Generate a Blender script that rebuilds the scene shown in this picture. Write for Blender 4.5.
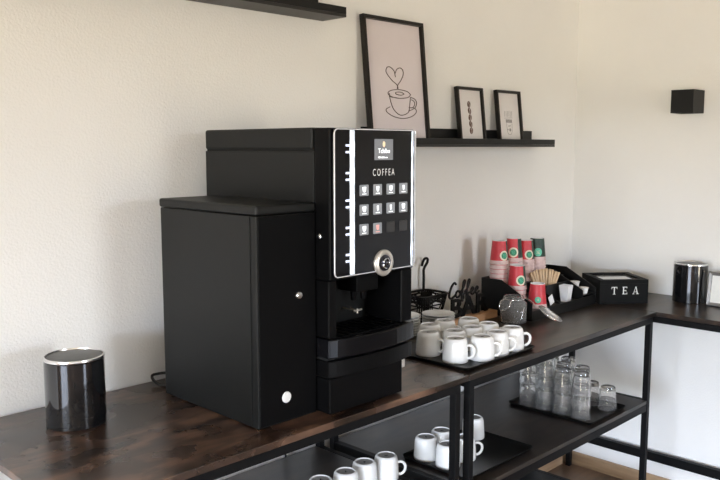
import bpy, math, random
from mathutils import Vector, Matrix
random.seed(7)
PI = math.pi
for o in list(bpy.data.objects):
    bpy.data.objects.remove(o, do_unlink=True)
SC = bpy.context.scene
COL = SC.collection

# ------------------------------------------------------------------ camera
WALL_Y, WALL_X, CT = 2.085, 3.702, 0.98          # back wall, right wall, counter height
cam_d = bpy.data.cameras.new('camera')
cam = bpy.data.objects.new('camera', cam_d); COL.objects.link(cam)
cam_d.sensor_fit = 'HORIZONTAL'; cam_d.sensor_width = 36.0
cam_d.lens = 791.46 * 36.0 / 720.0
cam_d.clip_start = 0.02
cam.location = (0, 0, 1.68)
cam.rotation_euler = (PI/2 - 0.116722, 0, -0.79453)
SC.camera = cam

# ------------------------------------------------------------------ world, daylight, exposure
SC.view_settings.view_transform = 'Standard'
SC.view_settings.look = 'None'
SC.view_settings.gamma = 1.0
SC.view_settings.use_curve_mapping = False
SC.view_settings.exposure = -0.05
w = bpy.data.worlds.new('world'); SC.world = w; w.use_nodes = True
wn = w.node_tree.nodes; wl = w.node_tree.links
# overcast sky above, trees around the horizon, sunlit grass and paving below
tcw = wn.new('ShaderNodeTexCoord'); sep = wn.new('ShaderNodeSeparateXYZ'); rmp = wn.new('ShaderNodeValToRGB')
mrw = wn.new('ShaderNodeMapRange'); mrw.inputs[1].default_value = -1.0; mrw.inputs[2].default_value = 1.0
wl.new(tcw.outputs['Generated'], sep.inputs[0]); wl.new(sep.outputs['Z'], mrw.inputs[0]); wl.new(mrw.outputs[0], rmp.inputs[0])
re_ = rmp.color_ramp.elements
re_[0].position = 0.0; re_[0].color = (0.46, 0.41, 0.32, 1); re_[1].position = 1.0; re_[1].color = (0.84, 0.99, 1.24, 1)
for p_, c_ in ((0.47, (0.46, 0.41, 0.32, 1)), (0.49, (0.20, 0.20, 0.13, 1)), (0.515, (0.26, 0.27, 0.21, 1)), (0.525, (0.98, 1.11, 1.34, 1))):
    k_ = re_.new(p_); k_.color = c_
wl.new(rmp.outputs[0], wn['Background'].inputs[0])
wn['Background'].inputs[1].default_value = 41.0

def portal(name, loc, rot, sx, sy):
    l = bpy.data.lights.new(name, 'AREA'); l.shape = 'RECTANGLE'; l.size = sx; l.size_y = sy
    l.cycles.is_portal = True
    o = bpy.data.objects.new(name, l); COL.objects.link(o); o.location = loc; o.rotation_euler = rot
    return o
LX, FY, CZ, FX, OY = -5.2, -4.6, 2.6, 7.5, .45                     # left wall, wall behind the camera, ceiling height
WY0, WY1, WZ0, WZ1 = -2.7, 0.55, 0.12, 2.35       # glazed door opening in the left wall
portal('daylight_glazed_door', (LX+.01, (WY0+WY1)/2, (WZ0+WZ1)/2), (0, -PI/2, 0), WZ1-WZ0, WY1-WY0)
VX0, VX1 = 1.8, 2.8                             # unseen second opening behind the camera, added to fill the walls with light
portal('daylight_added_rear_opening', ((VX0+VX1)/2, FY+.01, (WZ0+WZ1)/2), (PI/2, 0, 0), VX1-VX0, WZ1-WZ0)

# ------------------------------------------------------------------ materials
def mat(name, col, rough=0.5, metal=0.0, spec=0.5, emit=None, estr=0.0, coat=0.0):
    m = bpy.data.materials.new(name); m.use_nodes = True
    b = m.node_tree.nodes['Principled BSDF']
    b.inputs['Base Color'].default_value = (*col, 1)
    b.inputs['Roughness'].default_value = rough
    b.inputs['Metallic'].default_value = metal
    b.inputs['Specular IOR Level'].default_value = spec
    b.inputs['Coat Weight'].default_value = coat
    if emit:
        b.inputs['Emission Color'].default_value = (*emit, 1)
        b.inputs['Emission Strength'].default_value = estr
    return m
def nodes(m): return m.node_tree.nodes, m.node_tree.links, m.node_tree.nodes['Principled BSDF']
def noisy(name, c1, c2, scale=(20, 20, 20), rough=0.5, rvar=0.0, bump=0.0, bscale=200, metal=0.0, spec=0.5, detail=4, lo=0.35, hi=0.65, dist=0.002):
    """two-tone noise colour with optional bump, all procedural"""
    m = mat(name, c1, rough, metal, spec); n, l, b = nodes(m)
    tc = n.new('ShaderNodeTexCoord'); mp = n.new('ShaderNodeMapping'); mp.inputs['Scale'].default_value = scale
    l.new(tc.outputs['Object'], mp.inputs[0])
    t = n.new('ShaderNodeTexNoise'); t.inputs['Scale'].default_value = 1.0; t.inputs['Detail'].default_value = detail
    l.new(mp.outputs[0], t.inputs['Vector'])
    r = n.new('ShaderNodeValToRGB'); r.color_ramp.elements[0].position = lo; r.color_ramp.elements[1].position = hi
    r.color_ramp.elements[0].color = (*c1, 1); r.color_ramp.elements[1].color = (*c2, 1)
    l.new(t.outputs['Fac'], r.inputs[0]); l.new(r.outputs[0], b.inputs['Base Color'])
    if rvar:
        mr = n.new('ShaderNodeMapRange'); mr.inputs[3].default_value = rough - rvar; mr.inputs[4].default_value = rough + rvar
        l.new(t.outputs['Fac'], mr.inputs[0]); l.new(mr.outputs[0], b.inputs['Roughness'])
    if bump:
        t2 = n.new('ShaderNodeTexNoise'); t2.inputs['Scale'].default_value = bscale; t2.inputs['Detail'].default_value = 3
        l.new(tc.outputs['Object'], t2.inputs['Vector'])
        bp = n.new('ShaderNodeBump'); bp.inputs['Strength'].default_value = bump; bp.inputs['Distance'].default_value = dist
        l.new(t2.outputs['Fac'], bp.inputs['Height']); l.new(bp.outputs[0], b.inputs['Normal'])
    return m

def rustic(name, darkc, midc, lightc, rough, spec=0.5):
    """smoked, knotty wood laminate: long streaks, cloudy patches, a few dark knots"""
    m = mat(name, midc, rough, 0, spec); n, l, b = nodes(m)
    tc = n.new('ShaderNodeTexCoord')
    mp = n.new('ShaderNodeMapping'); mp.inputs['Scale'].default_value = (3.2, 11, 11); l.new(tc.outputs['Object'], mp.inputs[0])
    t1 = n.new('ShaderNodeTexNoise'); t1.inputs['Scale'].default_value = 1.6; t1.inputs['Detail'].default_value = 8; t1.inputs['Distortion'].default_value = 0.8
    l.new(mp.outputs[0], t1.inputs['Vector'])
    mp2 = n.new('ShaderNodeMapping'); mp2.inputs['Scale'].default_value = (6.5, 8, 8); l.new(tc.outputs['Object'], mp2.inputs[0])
    t2 = n.new('ShaderNodeTexNoise'); t2.inputs['Scale'].default_value = 1.0; t2.inputs['Detail'].default_value = 5
    l.new(mp2.outputs[0], t2.inputs['Vector'])
    mx = n.new('ShaderNodeMath'); mx.operation = 'ADD'; l.new(t1.outputs['Fac'], mx.inputs[0]); l.new(t2.outputs['Fac'], mx.inputs[1])
    r = n.new('ShaderNodeValToRGB'); e = r.color_ramp.elements
    mh = n.new('ShaderNodeMath'); mh.operation = 'MULTIPLY'; mh.inputs[1].default_value = 0.5; l.new(mx.outputs[0], mh.inputs[0])
    e[0].position = 0.38; e[0].color = (*darkc, 1); e[1].position = 0.66; e[1].color = (*lightc, 1)
    k = e.new(0.5); k.color = (*midc, 1)
    l.new(mh.outputs[0], r.inputs[0]); l.new(r.outputs[0], b.inputs['Base Color'])
    mr = n.new('ShaderNodeMapRange'); mr.inputs[3].default_value = rough - 0.06; mr.inputs[4].default_value = rough + 0.08
    l.new(t2.outputs['Fac'], mr.inputs[0]); l.new(mr.outputs[0], b.inputs['Roughness'])
    bp = n.new('ShaderNodeBump'); bp.inputs['Strength'].default_value = 0.12; bp.inputs['Distance'].default_value = 0.001
    l.new(t1.outputs['Fac'], bp.inputs['Height']); l.new(bp.outputs[0], b.inputs['Normal'])
    return m

def glass_mat(name, rough=0.0, ior=1.45, col=(1, 1, 1), tw=1.0):
    m = mat(name, col, rough); n, l, b = nodes(m)
    b.inputs['Transmission Weight'].default_value = tw; b.inputs['IOR'].default_value = ior
    return m

M = {}
M['wall'] = noisy('wallpaper_white', (0.80, 0.785, 0.76), (0.82, 0.805, 0.78), (3, 3, 3), 0.75, bump=0.35, bscale=150, spec=0.25, dist=0.004)
M['ceil'] = noisy('ceiling_paint', (0.82, 0.80, 0.74), (0.84, 0.82, 0.76), (3, 3, 3), 0.8)
M['floor'] = noisy('floor_wood', (0.10, 0.060, 0.036), (0.19, 0.115, 0.07), (1.2, 14, 5), 0.4, bump=0.05)
M['oak'] = noisy('oak_skirting', (0.30, 0.19, 0.11), (0.44, 0.30, 0.18), (4, 4, 30), 0.5)
M['wood'] = rustic('rustic_counter_wood', (0.009, 0.005, 0.0035), (0.050, 0.026, 0.0165), (0.21, 0.115, 0.070), 0.27, 1.0)
M['wood2'] = rustic('dark_counter_wood', (0.008, 0.005, 0.0038), (0.026, 0.016, 0.011), (0.070, 0.043, 0.030), 0.30)
M['edgewood'] = noisy('dark_edge_band', (0.012, 0.009, 0.007), (0.020, 0.014, 0.011), (6, 40, 40), 0.45)
M['shelfwood'] = rustic('dark_shelf_wood', (0.010, 0.008, 0.007), (0.026, 0.020, 0.017), (0.050, 0.036, 0.028), 0.38)
M['frameblk'] = noisy('black_powder_coat', (0.0035, 0.0035, 0.004), (0.0045, 0.0045, 0.005), (60, 60, 60), 0.5, spec=0.14)
M['ledge'] = noisy('black_ledge_paint', (0.005, 0.005, 0.005), (0.006, 0.006, 0.006), (30, 30, 30), 0.5, spec=0.3)
M['ledgefoil'] = noisy('ledge_foil', (0.012, 0.011, 0.010), (0.016, 0.015, 0.014), (30, 30, 30), 0.45)
M['machine'] = noisy('machine_black_steel', (0.0045, 0.0050, 0.0050), (0.0055, 0.0060, 0.0060), (30, 30, 30), 0.45, bump=0.04, bscale=900, spec=0.30)
M['machine2'] = noisy('machine_black_plastic', (0.0035, 0.0035, 0.0038), (0.0036, 0.0036, 0.0040), (30, 30, 30), 0.36, spec=0.08)
M['groove'] = mat('seam_black', (0.002, 0.002, 0.002), 0.9)
M['glassblk'] = mat('black_glass', (0.003, 0.003, 0.005), 0.06, spec=0.5)
M['gloss'] = mat('gloss_black', (0.006, 0.006, 0.007), 0.06, coat=0.5)
M['traygloss'] = mat('drip_tray_black', (0.005, 0.005, 0.006), 0.16, spec=0.18)
M['chrome'] = mat('chrome', (0.78, 0.78, 0.78), 0.18, 1.0)
M['satin'] = noisy('satin_silver', (0.62, 0.59, 0.55), (0.70, 0.67, 0.62), (60, 60, 60), 0.35, metal=0.7)
def led_mat():
    m = mat('led_strip_lit', (0.8, 0.85, 0.9), 0.4, emit=(0.78, 0.88, 1.0), estr=1.0); n, l, b = nodes(m)
    tc = n.new('ShaderNodeTexCoord'); sp_ = n.new('ShaderNodeSeparateXYZ'); l.new(tc.outputs['Object'], sp_.inputs[0])
    a = n.new('ShaderNodeMath'); a.operation = 'MULTIPLY'; a.inputs[1].default_value = 2*PI/.0705; l.new(sp_.outputs['Z'], a.inputs[0])
    a0 = n.new('ShaderNodeMath'); a0.operation = 'ADD'; a0.inputs[1].default_value = -2*PI/.0705*(1.676-CT); l.new(a.outputs[0], a0.inputs[0])
    c = n.new('ShaderNodeMath'); c.operation = 'COSINE'; l.new(a0.outputs[0], c.inputs[0])
    r = n.new('ShaderNodeMapRange'); r.inputs[1].default_value = -0.6; r.inputs[2].default_value = .9; r.inputs[3].default_value = .38; r.inputs[4].default_value = 1.8
    l.new(c.outputs[0], r.inputs[0]); l.new(r.outputs[0], b.inputs['Emission Strength']); return m
M['led'] = led_mat()
M['ledhot'] = mat('led_glow', (0.9, 0.95, 1), 0.4, emit=(0.42, 0.52, 0.95), estr=0.55)
M['button'] = mat('button_lit', (0.25, 0.26, 0.28), 0.3, emit=(0.55, 0.60, 0.66), estr=0.13)
M['buttonoff'] = mat('button_unlit', (0.035, 0.035, 0.037), 0.3)
M['icon'] = mat('icon_lit', (0.9, 0.9, 0.9), 0.4, emit=(0.9, 0.95, 1.0), estr=0.9)
M['iconred'] = mat('icon_red_lit', (0.8, 0.4, 0.35), 0.4, emit=(0.85, 0.30, 0.28), estr=0.5)
M['screen'] = mat('screen_lit', (0.1, 0.1, 0.1), 0.2, emit=(0.30, 0.31, 0.33), estr=0.55)
M['letter'] = mat('white_print_glow', (0.72, 0.72, 0.72), 0.5, emit=(0.7, 0.7, 0.7), estr=0.25)  # machine letters get some emission so they read brighter
M['paintwhite'] = mat('white_lettering', (0.78, 0.78, 0.76), 0.6)
M['whiteplastic'] = noisy('white_plastic', (0.78, 0.78, 0.77), (0.82, 0.82, 0.81), (40, 40, 40), 0.35)
M['porcelain'] = noisy('white_porcelain', (0.80, 0.80, 0.79), (0.83, 0.83, 0.82), (12, 12, 12), 0.16)
M['ceramicbase'] = noisy('grey_cup_base', (0.30, 0.30, 0.30), (0.40, 0.40, 0.40), (40, 40, 40), 0.45)
M['stamp'] = mat('dark_stamp', (0.05, 0.05, 0.05), 0.6)
M['tray'] = noisy('black_tray', (0.0045, 0.0045, 0.0045), (0.006, 0.006, 0.006), (40, 40, 40), 0.38, spec=0.35)
M['glass'] = glass_mat('clear_glass', 0.0, 1.28, (1.0, 1.0, 1.0), 0.94)
M['tumblerglass'] = glass_mat('tumbler_glass', 0.0, 1.32, (1.0, 1.0, 1.0), 0.95)
M['boxglass'] = glass_mat('lid_glass', 0.15, 1.45)
M['paper_red'] = noisy('red_cup_paper', (0.52, 0.030, 0.045), (0.60, 0.042, 0.058), (40, 40, 40), 0.45)
M['paper_green'] = noisy('dark_green_cup_paper', (0.008, 0.030, 0.022), (0.014, 0.045, 0.032), (60, 60, 60), 0.45)
M['paper_pink'] = noisy('pale_cup_paper', (0.60, 0.44, 0.43), (0.68, 0.52, 0.50), (60, 60, 60), 0.55)
M['paper_white'] = noisy('white_paper', (0.76, 0.76, 0.77), (0.80, 0.80, 0.81), (40, 40, 40), 0.7)
M['cream'] = mat('emblem_cream', (0.70, 0.66, 0.52), 0.5)
M['emerald'] = mat('emblem_green', (0.02, 0.24, 0.12), 0.5)
M['mint'] = mat('emblem_mint', (0.10, 0.50, 0.33), 0.5)
M['stick'] = noisy('birch_stick', (0.55, 0.38, 0.22), (0.68, 0.50, 0.32), (60, 60, 12), 0.6)
M['pine'] = noisy('pine_block', (0.34, 0.17, 0.075), (0.46, 0.25, 0.12), (8, 60, 60), 0.5)
M['wire'] = mat('black_wire', (0.005, 0.0045, 0.0045), 0.5, spec=0.2)
M['picframe'] = noisy('dark_brown_frame', (0.005, 0.004, 0.003), (0.008, 0.006, 0.005), (20, 20, 60), 0.4, spec=0.3)
M['lilac'] = noisy('lilac_print_paper', (0.67, 0.60, 0.61), (0.69, 0.62, 0.63), (8, 8, 8), 0.6)
M['print'] = noisy('print_paper', (0.70, 0.66, 0.64), (0.74, 0.70, 0.68), (8, 8, 8), 0.6)
M['line'] = mat('ink_line', (0.12, 0.085, 0.075), 0.7)
M['ink2'] = mat('grey_ink', (0.24, 0.22, 0.21), 0.7)
M['bean'] = noisy('bean_ink', (0.085, 0.040, 0.028), (0.14, 0.07, 0.05), (90, 90, 90), 0.7)
M['lampblk'] = noisy('lamp_black', (0.005, 0.005, 0.0055), (0.006, 0.006, 0.0065), (60, 60, 60), 0.5, spec=0.3)
M['lampglass'] = mat('lamp_lens', (0.7, 0.7, 0.7), 0.3)
M['rubber'] = mat('black_rubber', (0.012, 0.012, 0.012), 0.6)
M['lidgrey'] = noisy('bin_lid_grey', (0.055, 0.055, 0.053), (0.07, 0.07, 0.068), (60, 60, 60), 0.35)
M['winframe'] = noisy('window_white', (0.7, 0.7, 0.7), (0.75, 0.75, 0.75), (10, 10, 10), 0.4)

M['teablk'] = noisy('tea_box_black', (0.0035, 0.0035, 0.0035), (0.0045, 0.0045, 0.0045), (40, 40, 40), 0.6, spec=0.12)

# ------------------------------------------------------------------ mesh helpers
class MB:
    """collects geometry in world (or local) coordinates, then links ONE mesh object"""
    def __init__(s): s.v = []; s.f = []; s.mi = []
    def add(s, vs, fs, mi=0, mx=None):
        k = len(s.v)
        for p in vs:
            p = Vector(p); s.v.append(mx @ p if mx is not None else p)
        for f in fs: s.f.append(tuple(i + k for i in f)); s.mi.append(mi)
        return s
    def box(s, x0, x1, y0, y1, z0, z1, mi=0, mx=None):
        v = [(x0,y0,z0),(x1,y0,z0),(x1,y1,z0),(x0,y1,z0),(x0,y0,z1),(x1,y0,z1),(x1,y1,z1),(x0,y1,z1)]
        return s.add(v, [(0,3,2,1),(4,5,6,7),(0,1,5,4),(1,2,6,5),(2,3,7,6),(3,0,4,7)], mi, mx)
    def loft(s, rings, cap0=True, cap1=True, mi=0, mx=None, fmi=None, closed=False):
        n = len(rings[0]); vs = [p for r in rings for p in r]; k = len(s.v)
        for p in vs:
            p = Vector(p); s.v.append(mx @ p if mx is not None else p)
        R = len(rings)
        for i in range(R if closed else R-1):
            a, b = i, (i+1) % R
            for j in range(n):
                j2 = (j+1) % n
                s.f.append((k+a*n+j, k+a*n+j2, k+b*n+j2, k+b*n+j)); s.mi.append(fmi(i, j) if fmi else mi)
        if not closed:
            if cap0: s.f.append(tuple(k+j for j in reversed(range(n)))); s.mi.append(fmi(0, 0) if fmi else mi)
            if cap1: s.f.append(tuple(k+(R-1)*n+j for j in range(n))); s.mi.append(fmi(R-2, 0) if fmi else mi)
        return s
    def lathe(s, prof, n=32, cx=0, cy=0, z=0, cap0=True, cap1=True, mi=0, mx=None, fmi=None, closed=False):
        rings = [[(cx + r*math.cos(2*PI*j/n), cy + r*math.sin(2*PI*j/n), z + h) for j in range(n)] for r, h in prof]
        return s.loft(rings, cap0, cap1, mi, mx, fmi, closed)
    def tube(s, pts, r, n=8, mi=0, mx=None, loop=False):
        P = [Vector(p) for p in pts]; R = []; N = len(P)
        up = None
        for i, p in enumerate(P):
            if loop: t = P[(i+1) % N] - P[i-1]
            else: t = P[min(i+1, N-1)] - P[max(i-1, 0)]
            t.normalize()
            if up is None:
                up = Vector((0,0,1)) if abs(t.z) < 0.9 else Vector((1,0,0))
            a = t.cross(up).normalized(); up = a.cross(t).normalized()
            rr = r[i] if isinstance(r, (list, tuple)) else r
            R.append([p + rr*(math.cos(2*PI*j/n)*a + math.sin(2*PI*j/n)*up) for j in range(n)])
        return s.loft(R, mi=mi, mx=mx, closed=loop)
    def prism(s, outline, z0, z1, mi=0, mx=None):
        return s.loft([[(x, y, z0) for x, y in outline], [(x, y, z1) for x, y in outline]], mi=mi, mx=mx)
    def build(s, name, m, parent=None, smooth=None, bevel=0.0, seg=2):
        me = bpy.data.meshes.new(name)
        off = parent.matrix_world.translation if parent is not None else Vector((0,0,0))
        off = ROOTLOC.get(parent, Vector((0,0,0))) if parent is not None else off
        me.from_pydata([tuple(v - off) for v in s.v], [], s.f)
        for mm in (m if isinstance(m, (list, tuple)) else [m]): me.materials.append(mm)
        for p, i in zip(me.polygons, s.mi): p.material_index = i
        me.update()
        if smooth is not None:
            me.shade_smooth(); me.set_sharp_from_angle(angle=math.radians(smooth))
        o = bpy.data.objects.new(name, me); COL.objects.link(o)
        if parent is not None:
            o.parent = parent; ROOTLOC[o] = off
        if bevel:
            b = o.modifiers.new('edge', 'BEVEL'); b.width = bevel; b.segments = seg; b.limit_method = 'ANGLE'; b.angle_limit = math.radians(40)
            b.harden_normals = False
        return o
ROOTLOC = {}
def thing(name, label, cat, loc, group=None):
    o = bpy.data.objects.new(name, None); COL.objects.link(o); o.location = loc
    o.empty_display_size = 0.03
    ROOTLOC[o] = Vector(loc); tag(o, label, cat, group); return o
def tag(o, label, cat, group=None):
    o['label'] = label; o['category'] = cat
    if group: o['group'] = group
    return o
def struct(o): o['kind'] = 'structure'; return o
def rr(hx, hy, r, cx=0, cy=0, n=5):
    out = []
    for qx, qy, a0 in ((1,1,0),(-1,1,PI/2),(-1,-1,PI),(1,-1,1.5*PI)):
        for i in range(n+1):
            a = a0 + i*PI/2/n
            out.append((cx + qx*(hx-r) + r*math.cos(a), cy + qy*(hy-r) + r*math.sin(a)))
    return out
def catmull(pts, sub=6, loop=False):
    P = [Vector(p) for p in pts]; N = len(P); out = []
    rng = range(N) if loop else range(N-1)
    for i in rng:
        g = (lambda k: P[k % N]) if loop else (lambda k: P[max(0, min(N-1, k))])
        p0, p1, p2, p3 = g(i-1), g(i), g(i+1), g(i+2)
        for k in range(sub):
            t = k/sub
            out.append(0.5*((2*p1) + (p2-p0)*t + (2*p0-5*p1+4*p2-p3)*t*t + (3*p1-p0-3*p2+p3)*t**3))
    if not loop: out.append(P[-1])
    return out
def text_mb(body, height, cx, cz, y, ext=0.0006, sx=1.0, bold=0.0, facing=None, spacing=1.0):
    """upright lettering in the XZ plane facing -Y, centred at (cx, cz); or placed by the matrix `facing`"""
    cu = bpy.data.curves.new('lettering', 'FONT'); cu.body = body; cu.size = 1.0; cu.extrude = 0.5; cu.offset = bold
    cu.space_character = spacing; cu.resolution_u = 4
    to = bpy.data.objects.new('lettering', cu); COL.objects.link(to)
    dg = bpy.context.evaluated_depsgraph_get(); dg.update()
    me = bpy.data.meshes.new_from_object(to.evaluated_get(dg))
    vs = [v.co.copy() for v in me.vertices]; fs = [tuple(p.vertices) for p in me.polygons]
    bpy.data.objects.remove(to); bpy.data.curves.remove(cu); bpy.data.meshes.remove(me)
    x0 = min(v.x for v in vs); x1 = max(v.x for v in vs); y0 = min(v.y for v in vs); y1 = max(v.y for v in vs)
    k = height/(y1-y0); b = MB(); out = []
    for v in vs:
        u = (v.x-(x0+x1)/2)*k*sx; h = (v.y-(y0+y1)/2)*k; d = v.z*2*ext
        out.append((cx+u, y-d, cz+h) if facing is None else facing @ Vector((u, -d, h)))
    b.add(out, fs); return b
def dup(root, loc, label=None, rz=None, group=None):
    r = root.copy(); COL.objects.link(r); r.location = loc; ROOTLOC[r] = Vector(loc)
    if rz is not None: r.rotation_euler = (0, 0, rz)
    if label: r['label'] = label
    if group: r['group'] = group
    for ch in list(root.children):
        c = ch.copy(); COL.objects.link(c); c.parent = r
        for g in list(ch.children):
            d = g.copy(); COL.objects.link(d); d.parent = c
    return r
ORD = ['', 'first', 'second', 'third', 'fourth', 'fifth', 'sixth', 'seventh', 'eighth', 'ninth', 'tenth']

# ------------------------------------------------------------------ room shell
struct(MB().box(LX-.1, FX+.1, FY-.1, WALL_Y+.1, -.1, 0).build('floor', M['floor']))
struct(MB().box(LX-.1, FX+.1, FY-.1, WALL_Y+.1, CZ, CZ+.1).build('ceiling', M['ceil']))
struct(MB().box(LX-.1, WALL_X, WALL_Y, WALL_Y+.1, 0, CZ).build('wall_back', M['wall']))
struct(MB().box(WALL_X, WALL_X+.12, OY, WALL_Y+.1, 0, CZ).build('wall_right', M['wall']))
# unseen opening past the right wall, added so black fronts reflect a dimmer space
struct(MB().box(WALL_X+.12, FX+.1, OY, OY+.1, 0, CZ).build('wall_side', M['wall']))
struct(MB().box(FX, FX+.1, FY-.1, OY, 0, CZ).build('wall_far', M['wall']))
def holed(axis, c0, c1, a0, a1, h0, h1, lo, hi):
    b = MB()
    for p0, p1, z0, z1 in ((lo, a0, 0, CZ), (a1, hi, 0, CZ), (a0, a1, 0, h0), (a0, a1, h1, CZ)):
        if axis == 'x': b.box(c0, c1, p0, p1, z0, z1)
        else: b.box(p0, p1, c0, c1, z0, z1)
    return b
struct(holed('x', LX-.1, LX, WY0, WY1, WZ0, WZ1, FY-.1, WALL_Y).build('wall_left', M['wall']))
struct(holed('y', FY-.1, FY, VX0, VX1, WZ0, WZ1, LX, FX).build('wall_front', M['wall']))
b = MB()
for y in (WY0, -1.65, -.57, WY1-.06): b.box(LX-.09, LX-.03, y, y+.06, WZ0, WZ1)
for z in (WZ0, WZ1-.06): b.box(LX-.09, LX-.03, WY0, WY1, z, z+.06)
struct(b.build('window_1', M['winframe']))
b = MB()
for x in (VX0, 2.27, VX1-.06): b.box(x, x+.06, FY-.09, FY-.03, WZ0, WZ1)
for z in (WZ0, WZ1-.06): b.box(VX0, VX1, FY-.09, FY-.03, z, z+.06)
struct(b.build('added_rear_window', M['winframe']))  # frame of the added fill opening behind the camera
struct(MB().box(LX, WALL_X-.012, WALL_Y-.012, WALL_Y, 0, .07).build('baseboard_back', M['oak'], bevel=.002))
struct(MB().box(WALL_X-.012, WALL_X, OY, WALL_Y-.0125, 0, .07).build('baseboard_right', M['oak'], bevel=.002))

# ------------------------------------------------------------------ counter tables
YF, YB = 1.425, 2.072
def table(name, label, x0, x1, lx0, lx1, lower, wood):
    t = thing(name, label, 'table', ((x0+x1)/2, (YF+YB)/2, 0))
    MB().box(x0, x1, YF, YB, CT-.018, CT).build('tabletop', wood, t, bevel=.0015)
    W = .024
    b = MB()
    b.box(lx0+W, lx1-W, YF+.001, YF+W, CT-.042, CT-.0185); b.box(lx0+W, lx1-W, YB-W-.01, YB-.01, CT-.042, CT-.0185)
    b.box(lx0, lx0+W, YF+W+.001, YB-W-.01, CT-.042, CT-.0185); b.box(lx1-W, lx1, YF+W+.001, YB-W-.01, CT-.042, CT-.0185)
    b.build('top_frame', M['frameblk'], t)
    for x in (lx0, lx1-W):
        for y in (YF+.001, YB-W-.01):
            MB().box(x, x+W, y, y+W, 0.0, CT-.0185).build('leg', M['frameblk'], t, bevel=.001)
    for zt, nm, mm in lower:
        b = MB()
        b.box(lx0+W+.001, lx1-W-.001, YF+.003, YF+.02, zt-.046, zt-.016); yb = 2.056 if zt > .3 else 1.983
        b.box(lx0+W+.001, lx1-W-.001, yb-.019, yb, zt-.040, zt-.016)
        b.box(lx0+.002, lx0+W-.002, YF+W+.002, YB-W-.012, zt-.036, zt); b.box(lx1-W+.002, lx1-.002, YF+W+.002, YB-W-.012, zt-.036, zt)
        b.build('shelf_frame', M['frameblk'], t)
        MB().box(lx0+W+.001, lx1-W-.001, YF+.003, 2.058 if zt > .3 else 1.985, zt-.0155, zt).build(nm, mm, t, bevel=.001)
    return t
t1 = table('console_table', 'rustic brown console table carrying the coffee machine, left of the leg pair', .645, 1.936, .668, 1.892,
      [(.600, 'shelf', M['shelfwood'])], M['wood'])
t2 = table('console_table', 'rustic brown console table in the corner carrying mugs and the paper cup rack', 1.9375, 3.257, 1.9385, 3.234,
      [(.600, 'shelf', M['shelfwood']), (.13, 'bottom_shelf', M['frameblk'])], M['wood2'])
# table along the right wall
t = thing('console_table', 'dark narrow table running along the right wall under the black bin', 'table', (3.47, 1.4, 0))
MB().box(3.2585, 3.682, .75, 2.072, CT-.018, CT).build('tabletop', M['wood2'], t, bevel=.0015)
b = MB(); W = .025
b.box(3.2595, 3.2845, .79, 2.03, CT-.046, CT-.0185); b.box(3.652, 3.677, .79, 2.03, CT-.046, CT-.0185)
b.box(3.2845, 3.652, .765, .79, CT-.046, CT-.0185); b.box(3.2845, 3.652, 2.03, 2.055, CT-.046, CT-.0185)
b.build('top_frame', M['frameblk'], t)
for x in (3.2595, 3.652):
    for y in (.765, 2.03): MB().box(x, x+W, y, y+W, 0, CT-.0185).build('leg', M['frameblk'], t, bevel=.001)
MB().box(3.650, 3.676, .79, 2.03, .157, .200).build('back_rail', M['frameblk'], t, bevel=.001)

# ------------------------------------------------------------------ coffee machine
cm = thing('coffee_machine', 'black coffee vending machine with glowing light strips on the counter', 'coffee machine', (1.53, 1.73, CT))
X0, X1 = 1.374, 1.700
b = MB(); b.box(X0, X1, 1.515, 1.996, 1.336, 1.669); b.box(X0, X1, 1.602, 1.996, .988, 1.334)
b.build('body', M['machine'], cm, bevel=.002)
for x in (X0+.03, X1-.05):
    for y in (1.62, 1.93): MB().lathe([(.014, 0), (.014, .0078)], 16, x+.01, y, CT).build('rubber_foot', M['rubber'], cm)
MB().box(X0, X1, 1.522, 1.998, 1.673, 1.7305).build('lid', M['machine'], cm, bevel=.007, seg=3)
MB().box(X0+.004, X1-.004, 1.52, 1.992, 1.668, 1.674).build('lid_seam', M['groove'], cm)
dr = MB().box(X0-.001, X1, 1.4565, 1.5135, 1.338, 1.729).build('door', M['machine2'], cm, bevel=.004, seg=3)
# front panel: bezel ring + black glass (XZ plane, facing -Y)
def rrxz(x0, x1, z0, z1, r, y): return [(p[0], y, p[1]) for p in rr((x1-x0)/2, (z1-z0)/2, r, (x0+x1)/2, (z0+z1)/2)]
px0, px1, pz0, pz1 = 1.3800, 1.694, 1.3455, 1.7275
b = MB(); A = []
A.append(rrxz(px0, px1, pz0, pz1, .014, 1.4478)); A.append(rrxz(px0+.0008, px1-.0008, pz0+.0008, pz1-.0008, .0135, 1.4455))
A.append(rrxz(px0+.0028, px1-.0028, pz0+.0028, pz1-.0028, .011, 1.4455)); A.append(rrxz(px0+.0032, px1-.0032, pz0+.0032, pz1-.0032, .011, 1.4485))
b.loft(A, False, False).build('bezel', mat('bezel_silver_glow', (.8, .8, .82), .25, .6, emit=(.9, .92, 1), estr=.16), dr, smooth=40)  # silver ring given a faint glow of its own
b = MB(); b.loft([rrxz(px0+.0003, px1-.0003, pz0+.0003, pz1-.0003, .0138, 1.4563), rrxz(px0+.0003, px1-.0003, pz0+.0003, pz1-.0003, .0138, 1.4482)], True, True)
fp = b.build('front_panel', M['glassblk'], cm)
b = MB(); b.box(1.6945, 1.7005, 1.4490, 1.4563, 1.352, 1.724).build('side_trim', M['chrome'], cm, bevel=.002)
for nm, xa, xb in (('light_strip', 1.4375, 1.4535), ('light_strip', 1.6785, 1.6845)):
    b = MB(); b.loft([rrxz(xa, xb, pz0+.004, pz1-.004, .0022, 1.448), rrxz(xa, xb, pz0+.004, pz1-.004, .0022, 1.4462), rrxz(xa+.001, xb-.001, pz0+.005, pz1-.005, .0018, 1.4455)], True, True)
    b.build(nm, M['led'], cm, smooth=40)
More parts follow.
